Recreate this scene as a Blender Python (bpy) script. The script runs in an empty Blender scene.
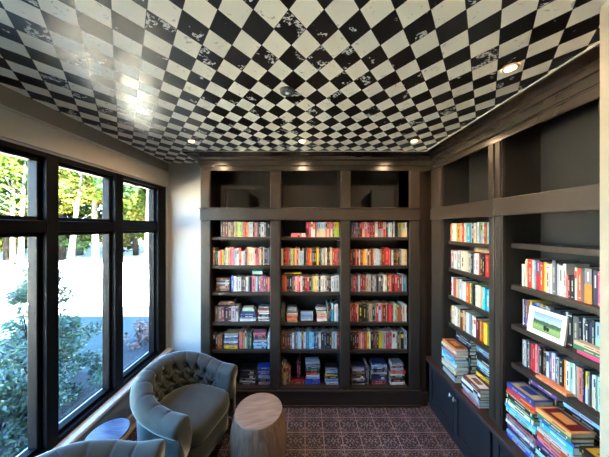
import bpy, bmesh, math, random
from mathutils import Vector, Matrix
random.seed(7)
PI = math.pi
S = bpy.context.scene
C = S.collection
CH = 1.95                      # camera height
# ---------------------------------------------------------------- camera
cam = bpy.data.objects.new('camera', bpy.data.cameras.new('camera'))
C.objects.link(cam)
cam.location = (0, 0, CH)
cam.rotation_euler = (PI/2, 0, 0)
cam.data.sensor_width = 36
cam.data.lens = 229.0/609*36
cam.data.shift_y = -0.0018
cam.data.clip_start = 0.02
cam.data.clip_end = 300
S.camera = cam
# ---------------------------------------------------------------- light
S.view_settings.view_transform = 'Standard'
S.view_settings.look = 'None'
S.view_settings.gamma = 1
S.view_settings.use_curve_mapping = False
S.view_settings.exposure = 1.8
SKY = 2.0
SUN = 270.0
LAMP = 23.0
world = bpy.data.worlds.new('sky'); S.world = world
world.use_nodes = True
wn = world.node_tree.nodes; wl = world.node_tree.links
sky = wn.new('ShaderNodeTexSky'); sky.sky_type = 'NISHITA'
sky.sun_disc = False
sky.sun_elevation = math.radians(31)
sky.sun_rotation = math.radians(115)
sky.air_density = 1.2; sky.dust_density = .3; sky.ozone_density = 2.5
tint = wn.new('ShaderNodeMix'); tint.data_type = 'RGBA'; tint.blend_type = 'MULTIPLY'; tint.inputs['Factor'].default_value = 1
tint.inputs[7].default_value = (.62, .89, 1.16, 1)
wl.new(sky.outputs[0], tint.inputs[6]); wl.new(tint.outputs[2], wn['Background'].inputs[0])
wn['Background'].inputs[1].default_value = SKY
sl = bpy.data.lights.new('sun', 'SUN'); sl.energy = SUN; sl.angle = math.radians(.6); sl.color = (.98, .97, .95)
so = bpy.data.objects.new('sun', sl); C.objects.link(so)
so.rotation_euler = Vector((-5, 2.33, -3.35)).to_track_quat('-Z', 'Y').to_euler()
so.location = (8, -6, 12)


# ---------------------------------------------------------------- materials
def lin(c):
    return tuple(((v/255)/12.92 if v/255 <= .04045 else ((v/255+.055)/1.055)**2.4) for v in c)
MATS = {}
def mat(name, rgb, rough=.5, metal=0., spec=.5, var=0., bump=0., bscale=40., sheen=0., emit=None, estr=0.):
    if name in MATS: return MATS[name]
    m = bpy.data.materials.new(name); m.use_nodes = True
    n = m.node_tree.nodes; l = m.node_tree.links; b = n['Principled BSDF']
    col = lin(rgb)
    b.inputs['Base Color'].default_value = (*col, 1)
    b.inputs['Roughness'].default_value = rough
    b.inputs['Metallic'].default_value = metal
    b.inputs['Specular IOR Level'].default_value = spec
    if sheen:
        b.inputs['Sheen Weight'].default_value = sheen
        b.inputs['Sheen Roughness'].default_value = .4
    tc = n.new('ShaderNodeTexCoord')
    if var:
        no = n.new('ShaderNodeTexNoise'); no.inputs['Scale'].default_value = bscale
        no.inputs['Detail'].default_value = 4
        l.new(tc.outputs['Object'], no.inputs['Vector'])
        mr = n.new('ShaderNodeMapRange'); mr.inputs['From Min'].default_value = .3; mr.inputs['From Max'].default_value = .7
        mr.inputs['To Min'].default_value = 1-var; mr.inputs['To Max'].default_value = 1+var
        l.new(no.outputs['Fac'], mr.inputs['Value'])
        hs = n.new('ShaderNodeHueSaturation'); hs.inputs['Color'].default_value = (*col, 1)
        l.new(mr.outputs[0], hs.inputs['Value']); l.new(hs.outputs[0], b.inputs['Base Color'])
    if bump:
        no2 = n.new('ShaderNodeTexNoise'); no2.inputs['Scale'].default_value = bscale*2
        l.new(tc.outputs['Object'], no2.inputs['Vector'])
        bp = n.new('ShaderNodeBump'); bp.inputs['Strength'].default_value = bump; bp.inputs['Distance'].default_value = .01
        l.new(no2.outputs['Fac'], bp.inputs['Height']); l.new(bp.outputs[0], b.inputs['Normal'])
    if emit:
        b.inputs['Emission Color'].default_value = (*lin(emit), 1); b.inputs['Emission Strength'].default_value = estr
    MATS[name] = m
    return m

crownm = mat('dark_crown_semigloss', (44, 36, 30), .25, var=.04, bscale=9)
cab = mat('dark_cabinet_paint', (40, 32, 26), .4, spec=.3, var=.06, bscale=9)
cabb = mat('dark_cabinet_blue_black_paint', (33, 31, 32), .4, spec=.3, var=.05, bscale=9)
cabi = mat('shaded_cabinet_interior', (27, 24, 22), .5, spec=.25, var=.06, bscale=9)  # cabinet paint darkened, so the recess shade sits in its colour
topm = mat('dark_worktop_wood', (50, 38, 33), .4, spec=.3, var=.12, bscale=14)
paint = mat('cream_wall_paint', (172, 168, 160), .6, var=.015, bscale=5)
taupe = mat('taupe_trim_paint', (186, 178, 164), .5, var=.02, bscale=5)
winm = mat('black_window_metal', (7, 8, 11), .5, spec=.08, var=.05)
steel = mat('brushed_nickel', (190, 188, 182), .28, 1.)
darkwood = mat('dark_leg_wood', (38, 28, 22), .35, var=.15)

def wood(name, c1, c2, rough=.5, scale=(1, 1, 12), bands=7.):
    m = bpy.data.materials.new(name); m.use_nodes = True
    n = m.node_tree.nodes; l = m.node_tree.links; b = n['Principled BSDF']
    tc = n.new('ShaderNodeTexCoord'); mp = n.new('ShaderNodeMapping')
    mp.inputs['Scale'].default_value = scale
    l.new(tc.outputs['Object'], mp.inputs['Vector'])
    no = n.new('ShaderNodeTexNoise'); no.inputs['Scale'].default_value = bands; no.inputs['Detail'].default_value = 7
    no.inputs['Distortion'].default_value = .6
    l.new(mp.outputs[0], no.inputs['Vector'])
    cr = n.new('ShaderNodeValToRGB')
    cr.color_ramp.elements[0].position = .32; cr.color_ramp.elements[0].color = (*lin(c1), 1)
    cr.color_ramp.elements[1].position = .68; cr.color_ramp.elements[1].color = (*lin(c2), 1)
    l.new(no.outputs['Fac'], cr.inputs[0]); l.new(cr.outputs[0], b.inputs['Base Color'])
    b.inputs['Roughness'].default_value = rough
    return m

def glass_mat():
    m = bpy.data.materials.new('window_glass'); m.use_nodes = True
    n = m.node_tree.nodes; l = m.node_tree.links
    n.remove(n['Principled BSDF'])
    t = n.new('ShaderNodeBsdfTransparent'); t.inputs[0].default_value = (.96, .98, .98, 1)
    g = n.new('ShaderNodeBsdfGlossy'); g.inputs['Roughness'].default_value = .01
    lw = n.new('ShaderNodeLayerWeight'); p5 = n.new('ShaderNodeMath'); p5.operation = 'POWER'; p5.inputs[1].default_value = 5.
    l.new(lw.outputs['Facing'], p5.inputs[0]); f = n.new('ShaderNodeMath'); f.operation = 'MULTIPLY_ADD'; f.inputs[1].default_value = .9; f.inputs[2].default_value = .03
    l.new(p5.outputs[0], f.inputs[0])
    mx = n.new('ShaderNodeMixShader')
    l.new(f.outputs[0], mx.inputs[0]); l.new(t.outputs[0], mx.inputs[1]); l.new(g.outputs[0], mx.inputs[2])
    l.new(mx.outputs[0], n['Material Output'].inputs[0])
    return m
glassm = glass_mat()

class NB:
    """tiny maths-node builder"""
    def __init__(s, m): s.n = m.node_tree.nodes; s.l = m.node_tree.links
    def m(s, op, a, b=None, c=None):
        x = s.n.new('ShaderNodeMath'); x.operation = op
        for i, v in enumerate((a, b, c)):
            if v is None: continue
            if isinstance(v, (int, float)): x.inputs[i].default_value = v
            else: s.l.new(v, x.inputs[i])
        return x.outputs[0]
    def mix(s, f, a, b):
        x = s.n.new('ShaderNodeMix'); x.data_type = 'RGBA'
        s.l.new(f, x.inputs['Factor']) if not isinstance(f, (int, float)) else None
        for k, v in ((6, a), (7, b)):
            if isinstance(v, tuple): x.inputs[k].default_value = (*v, 1)
            else: s.l.new(v, x.inputs[k])
        return x.outputs[2]

def ceiling_mat():
    m = bpy.data.materials.new('harlequin_marble_paper'); m.use_nodes = True
    B = NB(m); n, l = B.n, B.l; b = n['Principled BSDF']
    tc = n.new('ShaderNodeTexCoord'); sp = n.new('ShaderNodeSeparateXYZ'); l.new(tc.outputs['Object'], sp.inputs[0])
    u = B.m('DIVIDE', B.m('SUBTRACT', sp.outputs[0], .0715), .1287)
    v = B.m('DIVIDE', B.m('SUBTRACT', sp.outputs[1], .9117), .1622)
    a_ = B.m('ADD', B.m('ADD', u, v), .5); b_ = B.m('ADD', B.m('SUBTRACT', u, v), .5)
    i = B.m('FLOOR', a_); j = B.m('FLOOR', b_)
    par = B.m('FLOORED_MODULO', B.m('ADD', i, j), 2.)      # 0 black, 1 cream
    cv = n.new('ShaderNodeCombineXYZ'); l.new(i, cv.inputs[0]); l.new(j, cv.inputs[1])
    wh = n.new('ShaderNodeTexWhiteNoise'); wh.noise_dimensions = '3D'; l.new(cv.outputs[0], wh.inputs['Vector'])
    rnd = wh.outputs['Value']
    # marble flakes
    off = n.new('ShaderNodeVectorMath'); off.operation = 'SCALE'; l.new(wh.outputs['Color'], off.inputs[0]); off.inputs['Scale'].default_value = 30.
    ad = n.new('ShaderNodeVectorMath'); ad.operation = 'ADD'; l.new(tc.outputs['Object'], ad.inputs[0]); l.new(off.outputs[0], ad.inputs[1])
    n1 = n.new('ShaderNodeTexNoise'); n1.inputs['Scale'].default_value = 15; n1.inputs['Detail'].default_value = 2; l.new(ad.outputs[0], n1.inputs['Vector'])
    n2 = n.new('ShaderNodeTexNoise'); n2.inputs['Scale'].default_value = 75; n2.inputs['Detail'].default_value = 5; n2.inputs['Roughness'].default_value = .65; l.new(ad.outputs[0], n2.inputs['Vector'])
    th = B.m('MULTIPLY_ADD', rnd, .32, .51)               # threshold per tile
    big = B.m('GREATER_THAN', n1.outputs['Fac'], B.m('ADD', th, .02))
    fine = B.m('GREATER_THAN', n2.outputs['Fac'], .50)
    speck = B.m('GREATER_THAN', n2.outputs['Fac'], .715)
    flake = B.m('MAXIMUM', B.m('MULTIPLY', big, fine), speck)
    blk = B.mix(flake, lin((7, 6, 7)), lin((226, 222, 208)))
    n3 = n.new('ShaderNodeTexNoise'); n3.inputs['Scale'].default_value = 26; n3.inputs['Detail'].default_value = 4; n3.inputs['Distortion'].default_value = 1.2; l.new(ad.outputs[0], n3.inputs['Vector'])
    vein = B.m('GREATER_THAN', n3.outputs['Fac'], .66)
    crm = B.mix(B.m('MULTIPLY', vein, .45), lin((252, 245, 220)), lin((130, 126, 116)))
    col = B.mix(par, blk, crm)
    # thin dark joints
    fa = B.m('ABSOLUTE', B.m('SUBTRACT', B.m('FRACT', a_), .5)); fb = B.m('ABSOLUTE', B.m('SUBTRACT', B.m('FRACT', b_), .5))
    jo = B.m('GREATER_THAN', B.m('MAXIMUM', fa, fb), .488)
    col = B.mix(jo, col, lin((40, 37, 34)))
    l.new(col, b.inputs['Base Color'])
    b.inputs['Roughness'].default_value = .33
    b.inputs['Specular IOR Level'].default_value = .4
    return m

def floor_mat():
    m = bpy.data.materials.new('ornate_floor_tile'); m.use_nodes = True
    B = NB(m); n, l = B.n, B.l; b = n['Principled BSDF']
    tc = n.new('ShaderNodeTexCoord'); sp = n.new('ShaderNodeSeparateXYZ'); l.new(tc.outputs['Object'], sp.inputs[0])
    P = .172
    u = B.m('DIVIDE', B.m('SUBTRACT', sp.outputs[0], .005), P); v = B.m('DIVIDE', B.m('SUBTRACT', sp.outputs[1], 2.008), P)
    fu = B.m('SUBTRACT', B.m('FRACT', u), .5); fv = B.m('SUBTRACT', B.m('FRACT', v), .5)
    au = B.m('ABSOLUTE', fu); av = B.m('ABSOLUTE', fv)
    grout = B.m('GREATER_THAN', B.m('MAXIMUM', au, av), .478)
    # mirrored scrollwork, the same in every tile
    cx = n.new('ShaderNodeCombineXYZ'); l.new(au, cx.inputs[0]); l.new(av, cx.inputs[1])
    no = n.new('ShaderNodeTexNoise'); no.inputs['Scale'].default_value = 5.; no.inputs['Detail'].default_value = 1.; no.inputs['Distortion'].default_value = 1.6; l.new(cx.outputs[0], no.inputs['Vector'])
    rid = B.m('ABSOLUTE', B.m('SUBTRACT', no.outputs['Fac'], .5))
    pat = B.m('LESS_THAN', rid, .03)
    wear = n.new('ShaderNodeTexNoise'); wear.inputs['Scale'].default_value = 7; l.new(tc.outputs['Object'], wear.inputs['Vector'])
    pat = B.m('MULTIPLY', pat, B.m('MULTIPLY_ADD', wear.outputs['Fac'], 1.1, .1))
    col = B.mix(pat, lin((24, 18, 20)), lin((150, 132, 136)))
    col = B.mix(grout, col, lin((128, 108, 100)))
    l.new(col, b.inputs['Base Color']); b.inputs['Roughness'].default_value = .5
    return m

def ground_mat():
    m = bpy.data.materials.new('sun_shade_lawn_and_mulch'); m.use_nodes = True
    B = NB(m); n, l = B.n, B.l; b = n['Principled BSDF']
    tc = n.new('ShaderNodeTexCoord'); sp = n.new('ShaderNodeSeparateXYZ'); l.new(tc.outputs['Object'], sp.inputs[0])
    no = n.new('ShaderNodeTexNoise'); no.inputs['Scale'].default_value = 9; no.inputs['Detail'].default_value = 8; no.inputs['Roughness'].default_value = .75
    l.new(tc.outputs['Object'], no.inputs['Vector'])
    wv = n.new('ShaderNodeTexNoise'); wv.inputs['Scale'].default_value = 1.2; l.new(tc.outputs['Object'], wv.inputs['Vector'])
    # planting bed runs along the house wall
    edge = B.m('ADD', sp.outputs[0], B.m('MULTIPLY', B.m('SUBTRACT', wv.outputs['Fac'], .5), 1.6))
    bed = B.m('GREATER_THAN', edge, -3.3)
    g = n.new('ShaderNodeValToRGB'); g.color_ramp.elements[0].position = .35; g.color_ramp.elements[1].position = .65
    g.color_ramp.elements[0].color = (*lin((34, 44, 42)), 1); g.color_ramp.elements[1].color = (*lin((58, 68, 66)), 1)  # lawn tone darkened and tinted blue for the house shade
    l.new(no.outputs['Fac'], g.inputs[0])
    mu = n.new('ShaderNodeTexNoise'); mu.inputs['Scale'].default_value = 14; mu.inputs['Detail'].default_value = 6; mu.inputs['Roughness'].default_value = .8
    mp = n.new('ShaderNodeMapping'); mp.inputs['Scale'].default_value = (3.2, .7, 1); mp.inputs['Rotation'].default_value = (0, 0, .25)
    l.new(tc.outputs['Object'], mp.inputs[0]); l.new(mp.outputs[0], mu.inputs['Vector'])
    k = n.new('ShaderNodeValToRGB'); k.color_ramp.elements[0].position = .38; k.color_ramp.elements[1].position = .66
    k.color_ramp.elements[0].color = (*lin((14, 16, 19)), 1); k.color_ramp.elements[1].color = (*lin((46, 50, 55)), 1)
    l.new(mu.outputs['Fac'], k.inputs[0])
    # ground painted dark near the shaded house, pale where sunlit to bounce light
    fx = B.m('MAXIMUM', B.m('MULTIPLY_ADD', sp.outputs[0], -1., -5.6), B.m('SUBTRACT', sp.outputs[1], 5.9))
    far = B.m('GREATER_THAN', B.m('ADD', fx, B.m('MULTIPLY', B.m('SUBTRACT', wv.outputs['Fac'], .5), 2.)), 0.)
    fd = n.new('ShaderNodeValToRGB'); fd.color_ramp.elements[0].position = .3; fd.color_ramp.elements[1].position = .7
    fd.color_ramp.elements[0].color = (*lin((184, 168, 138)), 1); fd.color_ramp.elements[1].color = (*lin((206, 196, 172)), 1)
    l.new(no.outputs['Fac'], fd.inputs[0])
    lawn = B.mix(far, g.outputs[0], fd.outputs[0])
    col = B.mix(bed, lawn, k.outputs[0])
    l.new(col, b.inputs['Base Color']); b.inputs['Roughness'].default_value = .9; b.inputs['Specular IOR Level'].default_value = .2
    bp = n.new('ShaderNodeBump'); bp.inputs['Strength'].default_value = .6; bp.inputs['Distance'].default_value = .05
    l.new(mu.outputs['Fac'], bp.inputs['Height']); l.new(bp.outputs[0], b.inputs['Normal'])
    return m

# ---------------------------------------------------------------- mesh helpers
def link(name, bm, m, parent=None, smooth=False, loc=None):
    me = bpy.data.meshes.new(name); bmesh.ops.recalc_face_normals(bm, faces=bm.faces) ; bm.to_mesh(me); bm.free()
    for mm in (m if isinstance(m, (list, tuple)) else [m]): me.materials.append(mm)
    if smooth:
        for p in me.polygons: p.use_smooth = True
    o = bpy.data.objects.new(name, me); C.objects.link(o)
    if parent: o.parent = parent
    if loc: o.location = loc
    return o
def box(bm, x0, x1, y0, y1, z0, z1, mi=0, M=None):
    vs = [bm.verts.new((x, y, z)) for z in (z0, z1) for x, y in ((x0, y0), (x1, y0), (x1, y1), (x0, y1))]
    if M is not None:
        for v in vs: v.co = M @ v.co
    for f in ((3, 2, 1, 0), (4, 5, 6, 7), (0, 1, 5, 4), (1, 2, 6, 5), (2, 3, 7, 6), (3, 0, 4, 7)):
        bm.faces.new([vs[i] for i in f]).material_index = mi
    return vs
def boxes(name, lst, m, parent=None, bevel=0.):
    bm = bmesh.new()
    for b in lst: box(bm, *b)
    o = link(name, bm, m, parent)
    if bevel:
        md = o.modifiers.new('bevel', 'BEVEL'); md.width = bevel; md.segments = 2; md.limit_method = 'ANGLE'
    return o
def empty(name, loc=(0, 0, 0), rz=0.):
    o = bpy.data.objects.new(name, None); C.objects.link(o); o.location = loc; o.rotation_euler = (0, 0, rz)
    o.empty_display_size = .1
    return o
def tag(o, label, cat, group=None, kind=None):
    o['label'] = label; o['category'] = cat
    if group: o['group'] = group
    if kind: o['kind'] = kind
    return o
def struct(o): o['kind'] = 'structure'; return o
def lathe(bm, prof, seg=48, mi=0, cx=0, cy=0):
    rings = []
    for r, z in prof:
        rings.append([bm.verts.new((cx+r*math.cos(2*PI*k/seg), cy+r*math.sin(2*PI*k/seg), z)) for k in range(seg)])
    for a, b in zip(rings, rings[1:]):
        for k in range(seg):
            bm.faces.new((a[k], a[(k+1) % seg], b[(k+1) % seg], b[k])).material_index = mi
    bm.faces.new(rings[0][::-1]).material_index = mi
    bm.faces.new(rings[-1]).material_index = mi
def tube(bm, pts, rad, seg=8):
    rings = []
    for i, p in enumerate(pts):
        p = Vector(p); d = (Vector(pts[min(i+1, len(pts)-1)])-Vector(pts[max(i-1, 0)])).normalized()
        a = d.orthogonal().normalized() if abs(d.z) < .9 else d.cross(Vector((0, 1, 0))).normalized()
        b = d.cross(a); r = rad[i] if isinstance(rad, (list, tuple)) else rad
        rings.append([bm.verts.new(p+a*r*math.cos(2*PI*k/seg)+b*r*math.sin(2*PI*k/seg)) for k in range(seg)])
    for a, b in zip(rings, rings[1:]):
        for k in range(seg): bm.faces.new((a[k], a[(k+1) % seg], b[(k+1) % seg], b[k]))
    bm.faces.new(rings[0][::-1]); bm.faces.new(rings[-1])
def sweep(bm, path, prof, flip=1):
    """sweep a profile (offset to the right of travel, z) along a mitred xy path"""
    P = [Vector(p) for p in path]; rings = []
    for i, p in enumerate(P):
        d0 = (p-P[i-1]).normalized() if i else (P[1]-P[0]).normalized()
        d1 = (P[i+1]-p).normalized() if i < len(P)-1 else d0
        n0 = Vector((d0.y, -d0.x)); n1 = Vector((d1.y, -d1.x)); nn = (n0+n1).normalized()
        k = 1/max(.2, nn.dot(n0))
        rings.append([bm.verts.new((p.x+nn.x*k*o*flip, p.y+nn.y*k*o*flip, z)) for o, z in prof])
    q = len(prof)
    for a, b in zip(rings, rings[1:]):
        for k in range(q): bm.faces.new((a[k], a[(k+1) % q], b[(k+1) % q], b[k]))
    bm.faces.new(rings[0][::-1]); bm.faces.new(rings[-1])

# ================================================================ STRUCTURE
LX, BY, RX, ZC, RY = -1.69, 2.82, 1.73, 2.74, -1.30
F = boxes('floor', [(LX-.2, RX+.2, RY-.2, BY+.2, -.12, 0)], floor_mat()); struct(F)
ce = boxes('ceiling', [(LX-.2, RX+.2, RY-.2, BY+.2, ZC, ZC+.12)], ceiling_mat()); struct(ce)
WZ0, WZ1, WY0, WY1 = .465, 2.44, -.12, 2.79
struct(boxes('wall_left', [(LX-.18, LX, RY-.2, BY+.2, -.1, WZ0), (LX-.18, LX, RY-.2, BY+.2, WZ1, ZC),
                           (LX-.18, LX, RY-.2, WY0, WZ0, WZ1), (LX-.18, LX, WY1, BY+.2, WZ0, WZ1)], paint))
struct(boxes('wall_back', [(LX, RX, BY, BY+.15, 0, ZC)], paint))
struct(boxes('wall_right', [(RX, RX+.15, .822, BY, 0, ZC)], paint))
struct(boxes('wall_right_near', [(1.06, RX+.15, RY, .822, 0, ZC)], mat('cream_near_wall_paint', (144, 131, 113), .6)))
struct(boxes('wall_rear', [(LX, 1.06, RY-.15, RY, 0, ZC)], paint))
struct(boxes('shadow_roof', [(-2.0, 9, -6, 3.1, 2.9, 3.2)], taupe))  # unseen oversized slab, added to cast the house shadow on the ground
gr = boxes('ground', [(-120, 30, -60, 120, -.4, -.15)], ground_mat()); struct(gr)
# header board above the windows and other trim
bm = bmesh.new(); sweep(bm, [(LX, RY), (LX, BY)], [(0, CH+.505), (.018, CH+.505), (.018, CH+.66), (.03, CH+.665), (.03, CH+.675), (0, CH+.68)])
struct(link('trim_1', bm, taupe))
struct(boxes('trim_7', [(LX, LX+.012, RY, BY, CH+.681, ZC)], mat('dark_taupe_paint', (140, 130, 116), .5)))  # upper band in its own darker taupe
bm = bmesh.new(); sweep(bm, [(LX, RY), (LX, BY)], [(0, .43), (.07, .435), (.075, .443), (.075, .457), (.07, .465), (0, .465)])
struct(link('trim_2', bm, mat('sill_gloss_paint', (196, 200, 206), .4)))
bm = bmesh.new(); sweep(bm, [(LX, RY), (LX, BY), (-1.16, BY)], [(0, 0), (.016, 0), (.016, .11), (.008, .125), (0, .125)])
struct(link('baseboard_left', bm, taupe))
bm = bmesh.new(); sweep(bm, [(LX+.016, RY), (LX+.016, BY-.02)], [(0, 0), (.03, 0), (.03, .012), (0, .022)])
struct(link('trim_3', bm, mat('light_shoe_moulding', (170, 150, 122), .5)))
# crown over the bookcases, continuous round the corner
pf = [(-.02, CH+.62), (0, CH+.62), (0, CH+.667), (.010, CH+.667), (.012, CH+.673), (.018, CH+.675), (.018, CH+.727), (.030, CH+.731)]
for k in range(1, 9):
    a = k/8*PI/2
    pf.append((.030+.095*(1-math.cos(a)), CH+.733+.042*math.sin(a)))
pf += [(.132, CH+.778), (.132, ZC), (-.02, ZC)]
bm = bmesh.new(); sweep(bm, [(-1.135, BY), (-1.135, 2.5), (1.39, 2.5), (1.39, .83)], pf, 1)
struct(link('trim_4', bm, crownm))
bm = bmesh.new(); sweep(bm, [(-1.27, BY), (-1.27, 2.366), (1.256, 2.366), (1.256, .83)], [(0, ZC-.006), (.006, ZC-.006), (.006, ZC), (0, ZC)])
struct(link('trim_5', bm, taupe))

# ---------------------------------------------------------------- windows
mull = [(-.12, -.06), (.40, .475), (.95, 1.025), (1.50, 1.575), (2.045, 2.135), (2.645, 2.79)]
ZR0, ZR1 = CH-.033, CH+.045
GX = -1.772
for i in range(5):
    a, b = mull[i][1], mull[i+1][0]
    w = struct(empty('window_%d' % (i+1), (GX, (a+b)/2, WZ0)))
    L = lambda bs: [(x0-GX, x1-GX, y0-(a+b)/2, y1-(a+b)/2, z0-WZ0, z1-WZ0) for x0, x1, y0, y1, z0, z1 in bs]
    fr = [(-1.79, -1.688, mull[i][0] if i else WY0, a, WZ0, WZ1)]
    if i == 4: fr.append((-1.79, -1.688, b, WY1, WZ0, WZ1))
    fr += [(-1.79, -1.688, a, b, WZ1-.035, WZ1), (-1.79, -1.688, a, b, WZ0, WZ0+.035), (-1.79, -1.692, a, b, ZR0, ZR1)]
    boxes('window_frame', L(fr), winm, w, .004)
    for z0, z1 in ((WZ0+.035, ZR0), (ZR1, WZ1-.035)):
        t = .026
        boxes('sash', L([(-1.785, -1.722, a, a+t, z0, z1), (-1.785, -1.722, b-t, b, z0, z1), (-1.785, -1.722, a+t, b-t, z0, z0+t), (-1.785, -1.722, a+t, b-t, z1-t, z1)]), winm, w, .004)
        boxes('pane', L([(GX-.003, GX+.003, a+t, b-t, z0+t, z1-t)]), glassm, w)
# ================================================================ BOOKCASES
H = lambda h: CH+h
def bookcase_back():
    t = tag(empty('built_in_bookcase', (.05, 2.66, 0)), 'dark brown built-in bookcase with three bays along the back wall', 'bookcase')
    ox, oy = .05, 2.66
    L = lambda bs: [(a-ox, b-ox, c-oy, d-oy, e, f) for a, b, c, d, e, f in bs]
    ops = [(-1.026, -.375), (-.26, .393), (.50, 1.146)]
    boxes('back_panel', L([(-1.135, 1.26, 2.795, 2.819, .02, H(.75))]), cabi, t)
    edges = [(-1.135, -1.026), (-.375, -.26), (.393, .50), (1.146, 1.26)]
    for a, b in edges:
        boxes('upright', L([(a, b, 2.5, 2.52, .18, H(.62)), ((a+b)/2-.02, (a+b)/2+.02, 2.52, 2.795, .02, H(.72))] if -1 < a < 1 else
                           [(a, b, 2.5, 2.52, .18, H(.62)), (a if a < 0 else a, (a+.045 if a < 0 else b), 2.52, 2.795, .02, H(.72))]), cab, t, .002)
        boxes('pilaster_panel', L([(a+.004, b-.004, 2.488, 2.4995, H(.215), H(.612))]), cab, t, .003)
        boxes('pilaster_panel', L([(a+.006, b-.006, 2.4925, 2.4995, .2, H(.068))]), cab, t, .003)
    # the partitions behind the face frame close each bay right at its opening
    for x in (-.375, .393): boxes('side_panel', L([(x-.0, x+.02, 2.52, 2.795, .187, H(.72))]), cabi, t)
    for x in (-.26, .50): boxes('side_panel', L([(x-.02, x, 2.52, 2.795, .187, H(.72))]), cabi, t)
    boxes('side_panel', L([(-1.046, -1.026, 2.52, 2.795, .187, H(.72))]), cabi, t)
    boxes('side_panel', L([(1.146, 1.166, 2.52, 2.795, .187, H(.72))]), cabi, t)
    boxes('rail', L([(-1.135, 1.26, 2.483, 2.5, H(.079), H(.202))]), cab, t, .003)
    boxes('rail', L([(-1.145, 1.26, 2.474, 2.5, H(.202), H(.214))]), cab, t, .003)
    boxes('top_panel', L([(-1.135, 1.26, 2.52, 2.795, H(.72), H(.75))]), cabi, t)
    for a, b in ops:
        boxes('shelf', L([(a, b, 2.51, 2.795, H(.165), H(.202))]), cab, t, .002)
        for h in SH: boxes('shelf', L([(a+.001, b-.001, 2.535, 2.795, H(h)-.032, H(h))]), cab, t, .002)
        boxes('shelf', L([(a, b, 2.512, 2.795, .155, .187)]), cab, t, .002)
    boxes('plinth', L([(-1.135, 1.26, 2.488, 2.52, 0, .16), (-1.135, 1.26, 2.478, 2.5, .16, .18), (-1.135, 1.26, 2.474, 2.49, 0, .02)]), cab, t, .003)
SH = [-.108, -.425, -.72, -1.055, -1.36]
bookcase_back()
struct(boxes('trim_6', [(1.26, 1.42, 2.56, 2.8, 0, H(.66)), (1.42, 1.72, 2.5, 2.8, 0, H(.66)), (1.262, 1.345, 2.50, 2.56, 0, .14), (1.262, 1.335, 2.52, 2.56, .14, H(.2)), ], cab))

# right-hand bookcases stand on a low cupboard run
WT = .52
RSH = [[-.135, -.405, -.68, -.955], [-.11, -.40, -.675, -.945]]
def bookcase_right(y0, y1, o0, o1, label, k):
    """y0<y1 extents, opening o0..o1"""
    ox, oy = 1.55, (y0+y1)/2
    t = tag(empty('built_in_bookcase', (ox, oy, WT)), label, 'bookcase')
    L = lambda bs: [(a-ox, b-ox, c-oy, d-oy, e-WT, f-WT) for a, b, c, d, e, f in bs]
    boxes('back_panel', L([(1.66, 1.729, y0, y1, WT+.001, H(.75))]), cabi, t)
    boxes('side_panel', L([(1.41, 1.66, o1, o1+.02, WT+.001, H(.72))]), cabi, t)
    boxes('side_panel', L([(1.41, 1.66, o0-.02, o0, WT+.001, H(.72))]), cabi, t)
    for a, b in ((y0, o0), (o1, y1)):
        boxes('upright', L([(1.39, 1.41, a, b, WT+.001, H(.62))]), cab, t, .002)
        if b-a > .03:
            boxes('pilaster_panel', L([(1.378, 1.3895, a+.006, b-.006, H(.215), H(.612))]), cab, t, .003)
            boxes('pilaster_panel', L([(1.3825, 1.3895, a+.008, b-.008, WT+.03, H(.07))]), cab, t, .003)
    boxes('rail', L([(1.372, 1.39, y0, y1, H(.083), H(.204))]), cab, t, .003)
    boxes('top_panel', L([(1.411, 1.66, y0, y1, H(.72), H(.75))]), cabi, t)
    boxes('shelf', L([(1.40, 1.66, o0, o1, H(.165), H(.204))]), cab, t, .002)
    for h in RSH[k]: boxes('shelf', L([(1.452, 1.66, o0+.001, o1-.001, H(h)-.034, H(h))]), cab, t, .002)
bookcase_right(1.665, 2.5, 1.725, 2.31, 'dark narrow built-in bookcase in the corner above the low cupboards', 0)
bookcase_right(.835, 1.664, .86, 1.61, 'dark built-in bookcase holding the white-framed landscape photo', 1)
def low_cabinet(y0, y1, label):
    ox, oy = 1.55, (y0+y1)/2
    t = tag(empty('low_cabinet', (ox, oy, 0)), label, 'cabinet', None)
    L = lambda bs: [(a-ox, b-ox, c-oy, d-oy, e, f) for a, b, c, d, e, f in bs]
    boxes('carcass', L([(1.375, 1.729, y0, y1, .001, .49)]), cabb, t)
    boxes('kick_plate', L([(1.36, 1.375, y0, y1, .001, .06)]), cabb, t)
    ym = (y0+y1)/2
    for a, b, s in ((y0+.012, ym-.002, 1), (ym+.002, y1-.012, -1)):
        d = boxes('door', L([(1.353, 1.375, a, a+.05, .065, .485), (1.353, 1.375, b-.05, b, .065, .485), (1.353, 1.375, a+.05, b-.05, .065, .115), (1.353, 1.375, a+.05, b-.05, .435, .485), (1.363, 1.375, a+.05, b-.05, .115, .435)]), cabb, t, .002)
        yk = (b-.025 if s > 0 else a+.025)
        bm = bmesh.new(); M = Matrix.Translation((1.353-ox, yk-oy, .40)) @ Matrix.Rotation(-PI/2, 4, 'Y')
        lathe(bm, [(.009, 0), (.005, .006), (.005, .014), (.012, .018), (.012, .024), (.008, .027)], 20)
        box(bm, -.004, .026, -.006, .006, .016, .022)
        bm.transform(M); k = link('latch', bm, steel, d, True); k['label'] = 'bright nickel latch'
low_cabinet(1.66, 2.499, 'low blue-black cupboard with two latched doors below the corner bookcase')
low_cabinet(.835, 1.659, 'low blue-black cupboard below the bookcase with the framed landscape')
wt = boxes('worktop', [(1.332, 1.729, .833, 2.555, .491, WT)], topm, None, .004)
wt.location = (0, 0, 0)
tag(wt, 'long dark wooden worktop on the low cupboards, carrying stacks of books', 'worktop')

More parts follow.
